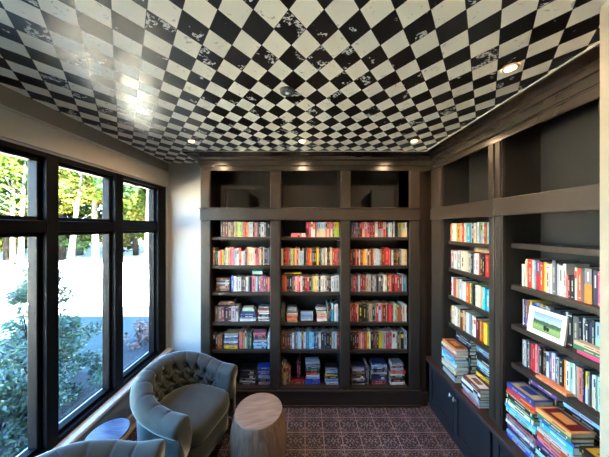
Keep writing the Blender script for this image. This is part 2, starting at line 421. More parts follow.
# ================================================================ SPEAKERS
sp1 = mat('speaker_cabinet_brown', (17, 13, 11), .7, spec=.2)
sp2 = mat('speaker_grille_cloth', (20, 19, 18), .95, spec=.2, bump=.4, bscale=300)
def speaker(x, y, rz, label, flip):
    t = tag(empty('loudspeaker', (x, y, H(.202)+.001), rz), label, 'speaker', 'loudspeakers in the top compartments')
    boxes('cabinet', [(-.125, .125, -.06, .10, .008, .235)], sp1, t, .004)
    g = boxes('grille', [(-.118, .118, -.072, -.06, .014, .229)], sp2, t, .003)
    bm = bmesh.new()
    for a in (-.1, .1):
        for b in (-.04, .08): lathe(bm, [(.01, 0), (.01, .008)], 12, cx=a, cy=b)
    link('feet', bm, winm, t)
    return t
speaker(-.78, 2.655, .45, 'small dark loudspeaker in the top compartment of the left bay', 0)
speaker(.90, 2.655, -.25, 'small dark loudspeaker in the top compartment of the right bay', 1)

# ================================================================ BOOKS
PAL = {'w': ('white', (226, 222, 214)), 'c': ('cream', (222, 202, 165)), 'k': ('black', (28, 26, 28)), 'g': ('grey', (112, 110, 112)),
       's': ('silver', (178, 180, 184)), 'r': ('red', (196, 44, 40)), 'd': ('maroon', (112, 28, 38)), 'o': ('orange', (226, 106, 36)),
       'y': ('yellow', (228, 190, 40)), 'p': ('pink', (222, 120, 126)), 'q': ('magenta', (214, 60, 120)), 'b': ('blue', (48, 86, 170)), 'n': ('navy', (30, 42, 72)),
       't': ('turquoise', (60, 164, 196)), 'l': ('sky-blue', (150, 190, 214)), 'e': ('green', (50, 112, 76)), 'm': ('lime', (176, 200, 90)),
       'u': ('purple', (116, 72, 142)), 'a': ('tan', (188, 152, 108)), 'h': ('brown', (112, 66, 44)), 'i': ('mint', (160, 214, 196)), 'f': ('amber', (232, 160, 96))}
def cover_mat(code):
    nm, rgb = PAL[code]; key = 'book_cover_'+nm
    if key in MATS: return MATS[key]
    m = bpy.data.materials.new(key); m.use_nodes = True
    n = m.node_tree.nodes; l = m.node_tree.links; b = n['Principled BSDF']
    oi = n.new('ShaderNodeObjectInfo'); hs = n.new('ShaderNodeHueSaturation'); hs.inputs['Color'].default_value = (*lin(rgb), 1)
    mr = n.new('ShaderNodeMapRange'); mr.inputs['To Min'].default_value = .36; mr.inputs['To Max'].default_value = .78
    l.new(oi.outputs['Random'], mr.inputs['Value']); l.new(mr.outputs[0], hs.inputs['Value'])
    mr2 = n.new('ShaderNodeMapRange'); mr2.inputs['To Min'].default_value = .485; mr2.inputs['To Max'].default_value = .515
    ml = n.new('ShaderNodeMath'); ml.operation = 'FRACT'; mm = n.new('ShaderNodeMath'); mm.operation = 'MULTIPLY'; mm.inputs[1].default_value = 7.7
    l.new(oi.outputs['Random'], mm.inputs[0]); l.new(mm.outputs[0], ml.inputs[0]); l.new(ml.outputs[0], mr2.inputs['Value']); l.new(mr2.outputs[0], hs.inputs['Hue'])
    l.new(hs.outputs[0], b.inputs['Base Color']); b.inputs['Roughness'].default_value = .38
    MATS[key] = m; return m
pagem = mat('book_pages', (206, 194, 168), .85, var=.1, bscale=200)
LIGHT = set('wcslyipmfa')
BOOKS = []   # dict per book; built after all are known
def mark_colour(code, rng):
    return rng.choice('kkndrh') if code in LIGHT else rng.choice('wwccys')
def add_book(code, M, t, h, d, where, score, near, two=None, flat=False):
    """local frame: spine faces -y, thickness along x, height along z"""
    BOOKS.append(dict(code=code, M=M, t=t, h=h, d=d, where=where, score=score, near=near, two=two, flat=flat))
def row(spec, a, b, z, origin, face, hgt, depth, where, near=False, jit=.12, leanlast=False):
    """a row of standing books. face 'back': x runs a..b (metres), spines at y=origin. face 'right': position runs a..b in y (far to near), spines at x=origin."""
    toks = spec.split(); ws = [float(t[1:].split('/')[0].split('*')[0]) for t in toks]; sc = abs(b-a)/sum(ws)
    pos = 0.; rng = random.Random(hash_s(spec)); n = len(toks)
    cs = [t[0] for t in toks]
    acc = 0.
    for i, tk in enumerate(toks):
        two = tk.split('/')[1][0] if '/' in tk else None
        hm = float(tk.split('*')[1]) if '*' in tk else None
        w = ws[i]*sc
        if face == 'right':      # a, b are image columns: book boundaries where the photo has them
            ya = 229*(origin+.003)/(a+pos-305); yb = 229*(origin+.003)/(a+pos+w-305); mid = (ya+yb)/2; pos += w; w = ya-yb
        t = max(.004, w-.0015)
        h = hgt*(hm if hm else 1+rng.uniform(-jit, jit*.6)); d = min(depth, h*rng.uniform(.66, .74))
        o = rng.uniform(0, .012)
        if face == 'back':
            mid = pos+w/2; pos += w
            M = Matrix.Translation((a+mid, origin+o, z+.0008)); dist = origin; foreshort = 1
        else:
            yy = mid
            M = Matrix.Translation((origin+o, yy, z+.0008)) @ Matrix.Rotation(-PI/2, 4, 'Z'); dist = yy; foreshort = origin/yy
        L = cs[i-1] if i else None; R = cs[i+1] if i < n-1 else None
        add_book(tk[0], M, t, h, d, dict(where, L=L, R=R, i=i, n=n), t*h/dist**2*foreshort, near, two)
def hash_s(s):
    v = 7
    for ch in s: v = (v*131+ord(ch)) % 1000003
    return v
def stack(spec, cx, z, origin, face, where, length=.22, dep=.16, near=False, spine='spine', rot=.08, maxz=None):
    """books lying flat, spec from the bottom up; token = colour thickness(mm/…)"""
    rng = random.Random(hash_s(spec)+int(cx*1000)); toks = spec.split(); n = len(toks); zz = z+.0008
    for i, tk in enumerate(toks):
        t = float(tk[1:].split('*')[0])*.01; ln = length*(float(tk.split('*')[1]) if '*' in tk else rng.uniform(.88, 1.0)); dp = min(dep, ln*rng.uniform(.66, .76))
        r = rng.uniform(-rot, rot)
        # local book: x thickness, z height -> lay down: height along local x, thickness along z
        Lay = Matrix.Rotation(PI/2, 4, 'Y')       # x->-z, z->x
        if face == 'back':
            base = Matrix.Translation((cx+rng.uniform(-.006, .006), origin+rng.uniform(0, .012)+abs(r)*ln/2, zz+t/2)) @ Matrix.Rotation(r, 4, 'Z') @ Matrix.Translation((-ln/2, 0, 0)) @ Lay; dist = origin; fs = 1
        else:
            base = Matrix.Translation((origin+rng.uniform(0, .012)+abs(r)*ln/2, cx+rng.uniform(-.006, .006), zz+t/2)) @ Matrix.Rotation(-PI/2+r, 4, 'Z') @ Matrix.Translation((-ln/2, 0, 0)) @ Lay; dist = cx; fs = 1.2
        add_book(tk[0], base, t-.0008, ln, dp, dict(where, stack=True, i=n-1-i, n=n, up=toks[i+1][0] if i < n-1 else None, dn=toks[i-1][0] if i else None), t*ln/dist**2*fs*1.5, near, flat=True)
        zz += t
    return zz
px = lambda x, Y: (x-305)/229*Y            # metres at depth Y for an image column (layout notes)
bx = lambda x: (x-305)/229*2.56
O1 = 2.56
B1, B2, B3 = "back bookcase's left bay", "back bookcase's middle bay", "back bookcase's right bay"
SN = ['top shelf', 'second shelf', 'third shelf', 'fourth shelf', 'fifth shelf', 'bottom shelf']
def W(bay, k, **kw): return dict(bay=bay, shelf=SN[k], group='books on the %s of the %s' % (SN[k], bay), **kw)
Z = [H(h) for h in SH]+[.187]
# --- left bay
row("k2 d3 d3 a3 h3 c2 a2 m2 m3 l1.5 o2.5 o2.5 c1.5 w4 k2 p2.5 g2 k2 w4 g2 k2 k2", bx(221), bx(270), Z[0], O1, 'back', .168, .16, W(B1, 0), jit=.06)
row("c1.5 n2.5*.8 d1.5*.8 c1.5*.8 o2*.85 y2*.85 e2*.85 c2.5 a2 p2.5 p2 r1 l2.5 w2 r2.5 w2*.8 s2*.8 h2 a2 c2 c2.5 c2 p2 p3 c2 k2 w1 k2 n2 g2", bx(213.5), bx(270), Z[1], O1, 'back', .198, .18, W(B1, 1), jit=.06)
stack("h2.2 a1 h2.6 h2 w1.6 n1.8 g1.5 d2.4", bx(222.5), Z[2], O1+.02, 'back', dict(W(B1, 2), st='brown and grey'), .165)
row("b2 w2 s2 w3 k2 h2 w2 g2 k2 p3 l2 k1 g2 p2.5 u2 h2 p1.5", bx(231.5), bx(270), Z[2], O1, 'back', .175, .16, W(B1, 2), jit=.08)
stack("c1.3 i2.8", bx(257.5), Z[2]+.188, O1+.03, 'back', dict(W(B1, 2), st='small mint'), .13, rot=.02)
row("h3 g2.4 d2 n3 d2 s3 s2", bx(214.5), bx(238.5), Z[3], O1, 'back', .17, .16, W(B1, 3), jit=.05)
stack("d2 h1.6", bx(226), Z[3]+.182, O1+.02, 'back', dict(W(B1, 3), st='maroon'), .17, rot=.02)
stack("w2.4 w2 n2.6 b2 n2.4*.8 i2.2*.7 c1.8*.6", bx(248), Z[3], O1, 'back', dict(W(B1, 3), st='navy and white'), .19)
stack("w1.6 h1.4 w2 k1.8 n1.6 w1.4 r1 c1.4 h2.4 g2", bx(264), Z[3], O1, 'back', dict(W(B1, 3), st='tall mixed'), .13)
row("k2 n2 o3 h1.5", bx(213.5), bx(222.5), Z[4], O1, 'back', .17, .16, W(B1, 4))
stack("y3.2 p1.4 n1.8 w2 s2.4 n1.4 w2 b1.2*.8 a1.8", bx(231.5), Z[4], O1, 'back', dict(W(B1, 4), st='yellow-bottomed'), .165)
row("p1.5 o2 a2 c1.5 g1.5 k1 e2.5", bx(239.5), bx(252), Z[4], O1, 'back', .19, .16, W(B1, 4))
stack("s2 l2.4 l1.6 n1.4 s2 h2 d2.6 r1.4 p2", bx(260), Z[4], O1, 'back', dict(W(B1, 4), st='sky-blue and maroon'), .15)
row("w3", bx(268), bx(270), Z[4], O1, 'back', .18, .15, W(B1, 4))
stack("n2.4 w1.6 k2 w1.4 k3 n2.2 k2.4 k2", bx(248), Z[5], O1, 'back', dict(W(B1, 5), st='dark'), .185)
stack("s3 k2 n1.4 l2.2 s2 k1 b2.2 s1.4 n1.6 b2", bx(264), Z[5], O1, 'back', dict(W(B1, 5), st='blue and silver'), .135)
# --- middle bay
stack("p2 p2.2", bx(296.2), Z[0], O1, 'back', dict(W(B2, 0), st='pink'), .115, rot=.02)
stack("w2.2 w2", bx(304), Z[0], O1, 'back', dict(W(B2, 0), st='small white'), .05, rot=.02)
row("r3/d r2.5 w2 o2.5/w r1.5 l2/c l3/c s2/c l2.5/c p2 r2/c p2 q2/c g2 y3/m y2.5/m", bx(306.5), bx(340), Z[0], O1, 'back', .168, .16, W(B2, 0), jit=.03)
row("c3 k2 r2 r2 e2 c2 y3 c1.5 r2 c1.5 l2.5*.8 s2 k2 h1.5 o3 o2 h1.5 k2 k2 y2.5 k2 g2 w1 s2 c2 k1.5 h2 c2 r3 r2 p3", bx(281), bx(340), Z[1], O1, 'back', .193, .18, W(B2, 1), jit=.05)
row("r3 o2 k2.5 k3 g1.5 r1.5 c1.5 p2 r1.5 w2 h2 r3 r1.5 k2.5 l1.5 y2 c1.5 c2 k2 w2 c2 s2 h2 k2.5 w2 s2 w4", bx(282), bx(340), Z[2], O1, 'back', .178, .17, W(B2, 2), jit=.05)
stack("y1.6", bx(293), Z[2]+.19, O1+.03, 'back', dict(W(B2, 2), st='yellow'), .2, rot=.01)
row("e3 g2 k1", bx(281), bx(286), Z[3], O1+.02, 'back', .2, .15, W(B2, 3))
stack("a2.2 o2 r1.6 a2.4 w1.2 h1.4 g1.6 s2.4*.8 g1.6*.8", bx(292.5), Z[3], O1, 'back', dict(W(B2, 3), st='tan and orange'), .125)
stack("w2.6 c1.2 p3 c3 c1.6 k1 s2.2 g1.6", bx(322), Z[3], O1, 'back', dict(W(B2, 3), st='pale pink'), .115, rot=.12)
row("g2 k2 k2 t3 n1.5 w2 s3 k2", bx(327.5), bx(340), Z[3], O1, 'back', .19, .16, W(B2, 3))
row("h2 h2.5 h1.5 h3 h2 w2 k1 g2 l2 w1.5 h2 w2 t3.5 l2 t2 n1.5 b2 k1 c2 n3 n2 k3 k2 s1.5 g1.5 s1.5 r2.5", bx(280.5), bx(340), Z[4], O1, 'back', .188, .18, W(B2, 4), jit=.06)
row("h1.5 c2.5*.9 d2*.8 h1.5*.7", bx(282), bx(291), Z[5], O1, 'back', .235, .18, W(B2, 5))
stack("r1.6 d2", bx(298), Z[5], O1, 'back', dict(W(B2, 5), st='red'), .165, rot=.03)
row("d2 k2", bx(297), bx(301), Z[5]+.038, O1+.05, 'back', .2, .15, W(B2, 5, x=' upper'))
stack("b2 b1.4 u2.6 k1 l2.6 w1.2 r2 n2.2 e2.6 k1.8 s2.2 k1 s2.2", bx(313.5), Z[5], O1, 'back', dict(W(B2, 5), st='tallest'), .165, rot=.1)
stack("s2 l3 s1.6 k3 y1.4 k1.4 l2.6 s3 k1", bx(332.5), Z[5], O1, 'back', dict(W(B2, 5), st='sky-blue'), .145, rot=.1)
# --- right bay
row("g2 u2 s2/g k1.5 r2.5/d p2/c w2.5/p p2 k1 r2 d2 w1 w1.5 r3/s r2/s s2/r c1 k1 l1.5 w2.5 k1 w1.5 n3 y3/s m1.5/y s2/c w2.5/c", bx(352), bx(408.5), Z[0], O1, 'back', .168, .16, W(B3, 0), jit=.05)
row("d2 d3 p1 d2 w1 h2 r1 y2 c2 h2 c1 h2 r1 s2 s2 l1.5 g2 r3 r4*1.08 p1 k1 w2 k2.5 h2 k1.5 g1.5 c3 c2.5 w1", bx(351), bx(409), Z[1], O1, 'back', .18, .17, W(B3, 1), jit=.06)
row("g2 r2 p1 k1 b1 w1.5 d2 r3 g1 a2 s2 k1.5 s2 g1.5 k2 g2 k2 w1.5 c2 k1 g1.5 o2 d3 r2.5 h2 d2 w1 t3 s1", bx(351.5), bx(408), Z[2], O1, 'back', .185, .17, W(B3, 2), jit=.05)
row("c1 r2 h1.5 r2 c1 k4 k4 k1 g1.5 a2 g1 k2 e1 r2.5 l2 o1.5 d3.5 c1 d2 r2 d1.5 s2 m1.5 g1 o3*.85 h1*.85 w3 w3", bx(351), bx(409), Z[3], O1, 'back', .195, .18, W(B3, 3), jit=.05)
row("k2 k2 d2 k2 o2 c1 p2 o3 y2.5 w1 k3 k1 h1 r1 k2 y4 s3 r2.5 g1 r2 w1 w2.5 c2 k2 w1 k3 s3 w1.5", bx(351), bx(409), Z[4], O1, 'back', .19, .18, W(B3, 4), jit=.06)
stack("w1.6 k1.6 g2.6 s1.4 h2.2 k2.4 g1.8 k1.6 s2.4 g2 n1.8", bx(359), Z[5], O1, 'back', dict(W(B3, 5), st='black and grey'), .15)
row("n1.6 g1.2", bx(366.5), bx(369.5), Z[5], O1, 'back', .22, .18, W(B3, 5))
stack("r2.2 d2 u1.6 n2.8 k2.6 s2.4 k3 n1.8 g1.6 l2 n1.6", bx(380), Z[5], O1, 'back', dict(W(B3, 5), st='red-bottomed'), .18)
stack("w1.6 w1.4 k3 g1.4 k2.4 w1.4 o2.4 r1.4 g1.4*.8 s2*.8 d2.4*.8 s1.6*.8 g2*.75", bx(398.5), Z[5], O1, 'back', dict(W(B3, 5), st='tall orange and white'), .17, rot=.1)
# --- corner bookcase on the right
C1 = 'corner bookcase'
C2 = 'bookcase with landscape photo'
def Y_(x, X=1.475): return 229*X/(x-305)
def WR(b, k, **kw): return dict(bay=b, shelf=SN[k], group='books on the %s of the %s' % (SN[k], b), **kw)
XR = 1.472
row("w2 k1 b3/o o2 w2 w2 c1 y4 c1 r1.5 o1 w1 y2 t3.5 c1.5 k2 c2.5 d1 s2 m3/s s1.5 r2.5 y2 t1", 444.5, 489.5, H(RSH[0][0]), XR, 'right', .175, .16, WR(C1, 0), jit=.04)
row("w3 k1 p3 g2 w3 s2 k1.5 c4 c2.5 w3 k2 s2 w3 r2 k2 k1.5 r4", 444.5, 489, H(RSH[0][1]), XR, 'right', .178, .16, WR(C1, 1), jit=.06)
stack("a2 a1.6", 1.95, H(RSH[0][1])+.19, XR+.03, 'right', dict(WR(C1, 1), st='tan'), .16, rot=.02)
row("p3 r3 w2 s1 r2.5 c2.5 w2 k1 s2 w2 o3 m1.5 h1.5 k2 s1.5 c2.5 c1 f2 t3 t3", 444, 489, H(RSH[0][2]), XR, 'right', .182, .16, WR(C1, 2), jit=.05)
row("t2 k1 s1 h2 c2 k1 w2 c2.5 k1 h2.5 f1.5 g1.5 w3 l2 c1.5 w2 k1 d3 o2.5 o2 y3.5 e1.5", 446, 489.5, H(RSH[0][3]), XR, 'right', .18, .16, WR(C1, 3), jit=.07)
WK = 'worktop under the corner bookcase'
def WS(st, bay=WK): return dict(bay=bay, shelf=None, st=st, group='books in stacks on the worktop')
stack("w3 s2.2 k2.2 c3.2 w1.6 s2.6 i3.4 t2.6 l2.6 p2.8 c2.6 f2.4", 2.2, WT, 1.375, 'right', WS('orange-topped'), .22, .115, near=True, rot=.1)
stack("h3 k3 n3.4 d3 k3.6 g3 e3.4 k3 h3 k3.2 n2.8 w1.6 k3.2", 2.2, WT, 1.515, 'right', WS('black rear'), .22, .13, near=True, rot=.02)
stack("k3 n3.4 g3 k3.2 n3 y2.8 k2.4 n3 l3 s2.4 k3 k3 n2 l3.2", 1.885, WT, 1.487, 'right', WS('black and sky-blue'), .23, .15, near=True, rot=.04)
stack("p2 l2.6 w2.4 k2.4 w2.6 h3.4", 1.90, WT, 1.37, 'right', WS('brown-topped'), .22, .095, near=True, rot=.04)
# --- near bookcase
row("w2*.8 c1.5 c1 r3 c1.5 l2 u3/r r2.5 y3 w3 w2 g3*1.1 s2 w3 w2.5 p2*.7 d1.5*.7 k3*.7 w2 o4 g3 g6/o n4 q4", 522, 603, H(RSH[1][1]), 1.482, 'right', .185, .165, WR(C2, 1), near=True, jit=.05)
row("w1.5 n1 u1.5 h2 y1 b3.5 s2 a2 h2 w2 s1.5 n3 k2 n3 k3 w2 k3 g4 k2 s2 k3 n2 k2 l4/i k2", 522, 603, H(RSH[1][2]), 1.50, 'right', .185, .15, WR(C2, 2), near=True, jit=.06)
row("g2 s2 k1.5 g1 r2.5 r2 p2 s1.5 k2 d2 k1 s2.5 u2 s3 n2 s2 k3 o2 w3 i3 w2 c3 p3.5 n1 y3/s g2 w4/c s1 i5", 522, 603, H(RSH[1][3]), 1.50, 'right', .18, .15, WR(C2, 3), near=True, jit=.05)
stack("q2.2 e2.4 c2", 1.13, H(RSH[1][2]), 1.455, 'right', dict(WR(C2, 2), st='pink, green and cream'), .22, .04, near=True, rot=.02)
stack("f1.6", 1.36, H(RSH[1][3]), 1.455, 'right', dict(WR(C2, 3), st='amber'), .18, .045, near=True, rot=.01)
WN = 'worktop nearest the cream wall'
stack("b2.6 l2.2 n2.4 u2 w1.6 s2.2 p1.8 k2.4 i2.8 t2.2 c2.6 e2 k2.2 o1.6 r2.8 b3", 1.485, WT, 1.385, 'right', WS('blue-topped', WN), .205, .13, near=True, rot=.06)
stack("i3 w3 k3 l3 k2.6 u2.4 p3 o3.4 w2.2 t4 b2 e2.4 f2.6", 1.265, WT, 1.37, 'right', WS('amber-topped', WN), .19, .14, near=True, rot=.08)
stack("w3 c3 w2.6 l3 k3 w3.4 c3.4 w3 k3.2 h3.4 k2.8", 1.07, WT, 1.37, 'right', WS('brown-topped', WN), .18, .14, near=True, rot=.06)
stack("k3.6 h3.6 n3.6 e3 k3.6 s3 h3.6 k3.6 n3.4 d3 k3.4 u3.6", 1.48, WT, 1.53, 'right', WS('purple-topped rear', WN), .19, .12, near=True, rot=.0)
stack("n3.6 k3.6 d3.6 k3 h3.6 g3 k3.6 n3.6 k3.4 s3 k3.4 l2.6", 1.255, WT, 1.53, 'right', WS('silver and black rear', WN), .21, .12, near=True, rot=.0)

def rng_art(B): return hash_s(B['where']['st']) % 3 > 0
def book_mesh(bm, B, mi=(0, 1, 2, 3), M=None, parts=None):
    t, h, d = B['t'], B['h'], B['d']; c = min(.0025, t*.18); fs = []
    def bb(bm_, *a, mi=0):
        box(bm_, *a, mi=mi, M=M)
    cv = parts['cover'] if parts else bm; pg = parts['pages'] if parts else bm; lb = parts['cover'] if parts else bm
    bb(cv, -t/2, t/2, 0, c, 0, h, mi=mi[0])
    if B['two']:
        z = h*.55
        bb(lb, -t/2-.0003, t/2+.0003, -.0005, c, 0, z, mi=mi[2])
    bb(cv, -t/2, -t/2+c, c, d, 0, h, mi=mi[0]); bb(cv, t/2-c, t/2, c, d, 0, h, mi=mi[0])
    bb(pg, -t/2+c, t/2-c, c, d-.004, .003, h-.003, mi=mi[1])
    rng = B['rng']
    if B['flat'] and B['near'] and B['where']['up'] is None:      # cover art on the book one looks down on
        bb(lb, -t/2-.0004, -t/2+.0004, d*.12, d*.9, h*.08, h*.92, mi=mi[2]) if rng_art(B) else None
        bb(lb, -t/2-.0007, -t/2, d*.3, d*.75, h*.25, h*.7, mi=mi[0])
    for z0, z1, wd in B['marks']:
        bb(lb, -t*wd/2, t*wd/2, -.0006, c*.5, h*z0, h*z1, mi=mi[2] if not B['two'] else mi[3])
import itertools
for q, B in enumerate(BOOKS):
    rng = B['rng'] = random.Random(q*7+3)
    k = rng.random(); mk = []
    w1 = rng.uniform(.16, .3)
    if k < .3: mk = [(.08, .11, .5), (.34, .52, w1), (.55, .80, w1)]
    elif k < .55: mk = [(.22, .40, w1), (.44, .70, w1), (.86, .89, .5)]
    elif k < .65: mk = [(.05, .08, .96), (.90, .93, .96), (.35, .7, w1)]
    elif k < .8: mk = [(.5, .86, w1)]
    elif k < .86: mk = [(.66, .88, .8)]
    if B['two']: mk = [(.64, .9, w1)]
    B['marks'] = mk
    B['mark'] = mark_colour(B['code'], rng)
# labels
ORD = ['first', 'second', 'third', 'fourth', 'fifth', 'sixth', 'seventh', 'eighth', 'ninth', 'tenth', 'eleventh', 'twelfth', 'thirteenth', 'fourteenth', 'fifteenth', 'sixteenth', 'seventeenth', 'eighteenth', 'nineteenth', 'twentieth']
def ordn(i):
    if i < 20: return ORD[i]
    if i < 29: return 'twenty-'+ORD[i-20]
    return ['thirtieth', 'thirty-first', 'thirty-second', 'thirty-third'][i-29]
def size(B):
    if B['flat']: return 'thick ' if B['t'] > .027 else 'thin ' if B['t'] < .016 else ''
    return 'thick ' if B['t'] > .032 else 'slim ' if B['t'] < .018 else ''
nm = lambda c: PAL[c][0]
from collections import Counter
def art(c): return ('an ' if nm(c)[0] in 'aeiou' else 'a ')+nm(c)
def label_a(B):
    w = B['where']
    if w.get('stack'):
        pl = ('%s, %s' % (w['shelf'], w['bay'])) if w['shelf'] else w['bay']
        pre = size(B)+nm(B['code'])+' book '
        if w['up'] is None: return pre+'on top of the %s stack, %s' % (w['st'], pl)
        if w['dn'] is None: return pre+'at the base of the %s stack, %s' % (w['st'], pl)
        return pre+'under %s one in the %s stack, %s' % (art(w['up']), w['st'], pl)
    two = ' and '+nm(B['two']) if B['two'] else ''
    pre = size(B)+nm(B['code'])+two+' book '
    pl = '%s, %s' % (w['shelf'], w['bay'])
    if w['L'] and w['R']: return pre+'between %s and %s, %s' % (nm(w['L']), nm(w['R']), pl)
    if w['R']: return pre+'starting the row, beside %s, %s' % (nm(w['R']), pl)
    if w['L']: return pre+'ending the row, beside %s, %s' % (nm(w['L']), pl)
    return pre+'standing alone, %s' % pl
def cut(s):
    for a, b in ((' and ', '-'), (' book ', ' '), ('the ', '')):
        if len(s.split()) > 16: s = s.replace(a, b, 1) if a != ' book ' else s
    return s
def label_b(B):
    w = B['where']
    if w.get('stack'):
        pl = ('%s, %s' % (w['shelf'], w['bay'])) if w['shelf'] else w['bay']
        return nm(B['code'])+' book %s down in the %s stack, %s' % (ordn(w['i']), w['st'], pl)
    return nm(B['code'])+' book %s from %s, %s, %s' % (ordn(w['i']), 'the left' , w['shelf'], w['bay'])
# what lies beyond the near wall or the frame is not built; the rest in order of how large it shows
vis = []
for B in BOOKS:
    p = B['M'] @ Vector((0, 0, B['h']/2))
    if p.y < .8: continue
    if p.x > 1.3 and p.y < 229*p.x/(604-305): continue
    vis.append(B)
vis.sort(key=lambda B: -B['score'])
NIND = 325
ind, rest = vis[:NIND], vis[NIND:]
cnt = Counter(label_a(B) for B in vis); used = set()
for B in ind:
    s = label_a(B)
    if cnt[s] > 1 or len(s.split()) > 16: s = label_b(B)
    if s in used: s = label_b(B)+' upper'
    s = cut(s)
    if len(s.split()) > 16: print('LONG', s)
    used.add(s)
    near = B['near']
    three = [cover_mat(B['code']), pagem, cover_mat(B['two'] or B['mark']), cover_mat(B['mark'])]
    if near:
        parts = dict(cover=bmesh.new(), pages=bmesh.new())
        book_mesh(None, B, (0, 0, 1, 2), parts=parts)
        o = link('book', parts['cover'], [three[0]]+three[2:]); link('page_block', parts['pages'], pagem, o)
    else:
        bm = bmesh.new(); book_mesh(bm, B); o = link('book', bm, three)
    o.matrix_world = B['M']
    tag(o, s, 'book', B['where']['group'])
if rest:
    bm = bmesh.new(); codes = sorted(set([B['code'] for B in rest]+[B['mark'] for B in rest]+[B['two'] for B in rest if B['two']]))
    ms = [cover_mat(c) for c in codes]+[pagem]
    for B in rest:
        ci = codes.index(B['code']); mk = codes.index(B['mark']); tw = codes.index(B['two']) if B['two'] else mk
        book_mesh(bm, B, (ci, len(codes), tw, mk), M=B['M'])
    o = link('slim_books', bm, ms)
    tag(o, 'the many slimmest books filling gaps along the shelves of the bookcases', 'books', None, 'stuff')

# ---------------------------------------------------------------- framed pictures
def landscape_mat(name, kind):
    m = bpy.data.materials.new(name); m.use_nodes = True
    B = NB(m); n, l = B.n, B.l; b = n['Principled BSDF']
    tc = n.new('ShaderNodeTexCoord'); sp = n.new('ShaderNodeSeparateXYZ'); l.new(tc.outputs['Generated'], sp.inputs[0])
    no = n.new('ShaderNodeTexNoise'); no.inputs['Scale'].default_value = 9; no.inputs['Detail'].default_value = 5; l.new(tc.outputs['Generated'], no.inputs['Vector'])
    v = B.m('ADD', sp.outputs[2], B.m('MULTIPLY', B.m('SUBTRACT', no.outputs['Fac'], .5), .25))
    cr = n.new('ShaderNodeValToRGB'); e = cr.color_ramp.elements
    cols = [(0, (120, 160, 60)), (.28, (150, 185, 80)), (.42, (70, 110, 50)), (.56, (60, 92, 50)), (.62, (170, 195, 225)), (1, (110, 150, 205))] if kind else [(0, (150, 165, 180)), (.4, (120, 145, 180)), (.5, (90, 115, 150)), (.7, (140, 165, 200)), (1, (165, 185, 212))]
    e[0].position = 0; e[0].color = (*lin(cols[0][1]), 1); e[1].position = 1; e[1].color = (*lin(cols[-1][1]), 1)
    for p, c in cols[1:-1]:
        x = e.new(p); x.color = (*lin(c), 1)
    l.new(v, cr.inputs[0]); out = cr.outputs[0]
    if kind:   # two dark animals in the meadow
        for cx, cz, r1, r2 in ((.47, .26, .06, .13), (.57, .24, .05, .11)):
            dx = B.m('DIVIDE', B.m('SUBTRACT', sp.outputs[0], cx), r1); dz = B.m('DIVIDE', B.m('SUBTRACT', sp.outputs[2], cz), r2)
            inn = B.m('LESS_THAN', B.m('ADD', B.m('MULTIPLY', dx, dx), B.m('MULTIPLY', dz, dz)), 1.)
            out = B.mix(inn, out, lin((40, 38, 30)))
    dk = n.new('ShaderNodeHueSaturation'); dk.inputs['Saturation'].default_value = .8; dk.inputs['Value'].default_value = .5; l.new(out, dk.inputs['Color'])
    l.new(dk.outputs[0], b.inputs['Base Color']); b.inputs['Roughness'].default_value = .25
    return m
def frame(loc, rz, tilt, w, h, fw, mt, fm, pm, label, name, mount=None):
    t = tag(empty(name, loc, rz), label, 'picture frame'); t.rotation_euler = (tilt, 0, rz)
    bm = bmesh.new()
    for a in ((-w/2, w/2, 0, .016, 0, fw), (-w/2, w/2, 0, .016, h-fw, h), (-w/2, -w/2+fw, 0, .016, fw, h-fw), (w/2-fw, w/2, 0, .016, fw, h-fw)): box(bm, *a)
    o = link('frame', bm, fm, t); md = o.modifiers.new('bevel', 'BEVEL'); md.width = .002; md.segments = 2
    boxes('backing', [(-w/2+.004, w/2-.004, .012, .018, .004, h-.004)], mat('grey_backing_board', (90, 84, 78), .8), t)
    boxes('mount', [(-w/2+fw*.9, w/2-fw*.9, .008, .011, fw*.9, h-fw*.9)], mat('white_mount_card', (232, 230, 222), .8), t)
    boxes('picture', [(-w/2+fw+mt, w/2-fw-mt, .0065, .0079, fw+mt, h-fw-mt)], pm, t)
    bm = bmesh.new(); M = Matrix.Translation((0, .016, h*.6)) @ Matrix.Rotation(.45, 4, 'X')
    box(bm, -.02, .02, 0, .003, -h*.57, 0, M=M); link('easel_strut', bm, mat('grey_backing_board', (90, 84, 78), .8), t)
    return t
frame((1.462, 1.40, H(RSH[1][2])+.002), -PI/2+.05, -.13, .205, .165, .012, .014, mat('white_frame_lacquer', (228, 224, 214), .35), landscape_mat('meadow_photo', 1), 'white picture frame with a green meadow landscape, leaning in front of books', 'picture_frame')
frame((bx(307.2), 2.565, Z[3]+.001), 0, -.1, .155, .118, .011, .003, mat('black_frame_lacquer', (24, 22, 22), .35), landscape_mat('pale_blue_photo', 0), 'small black picture frame with a pale blue picture between two book stacks', 'picture_frame')

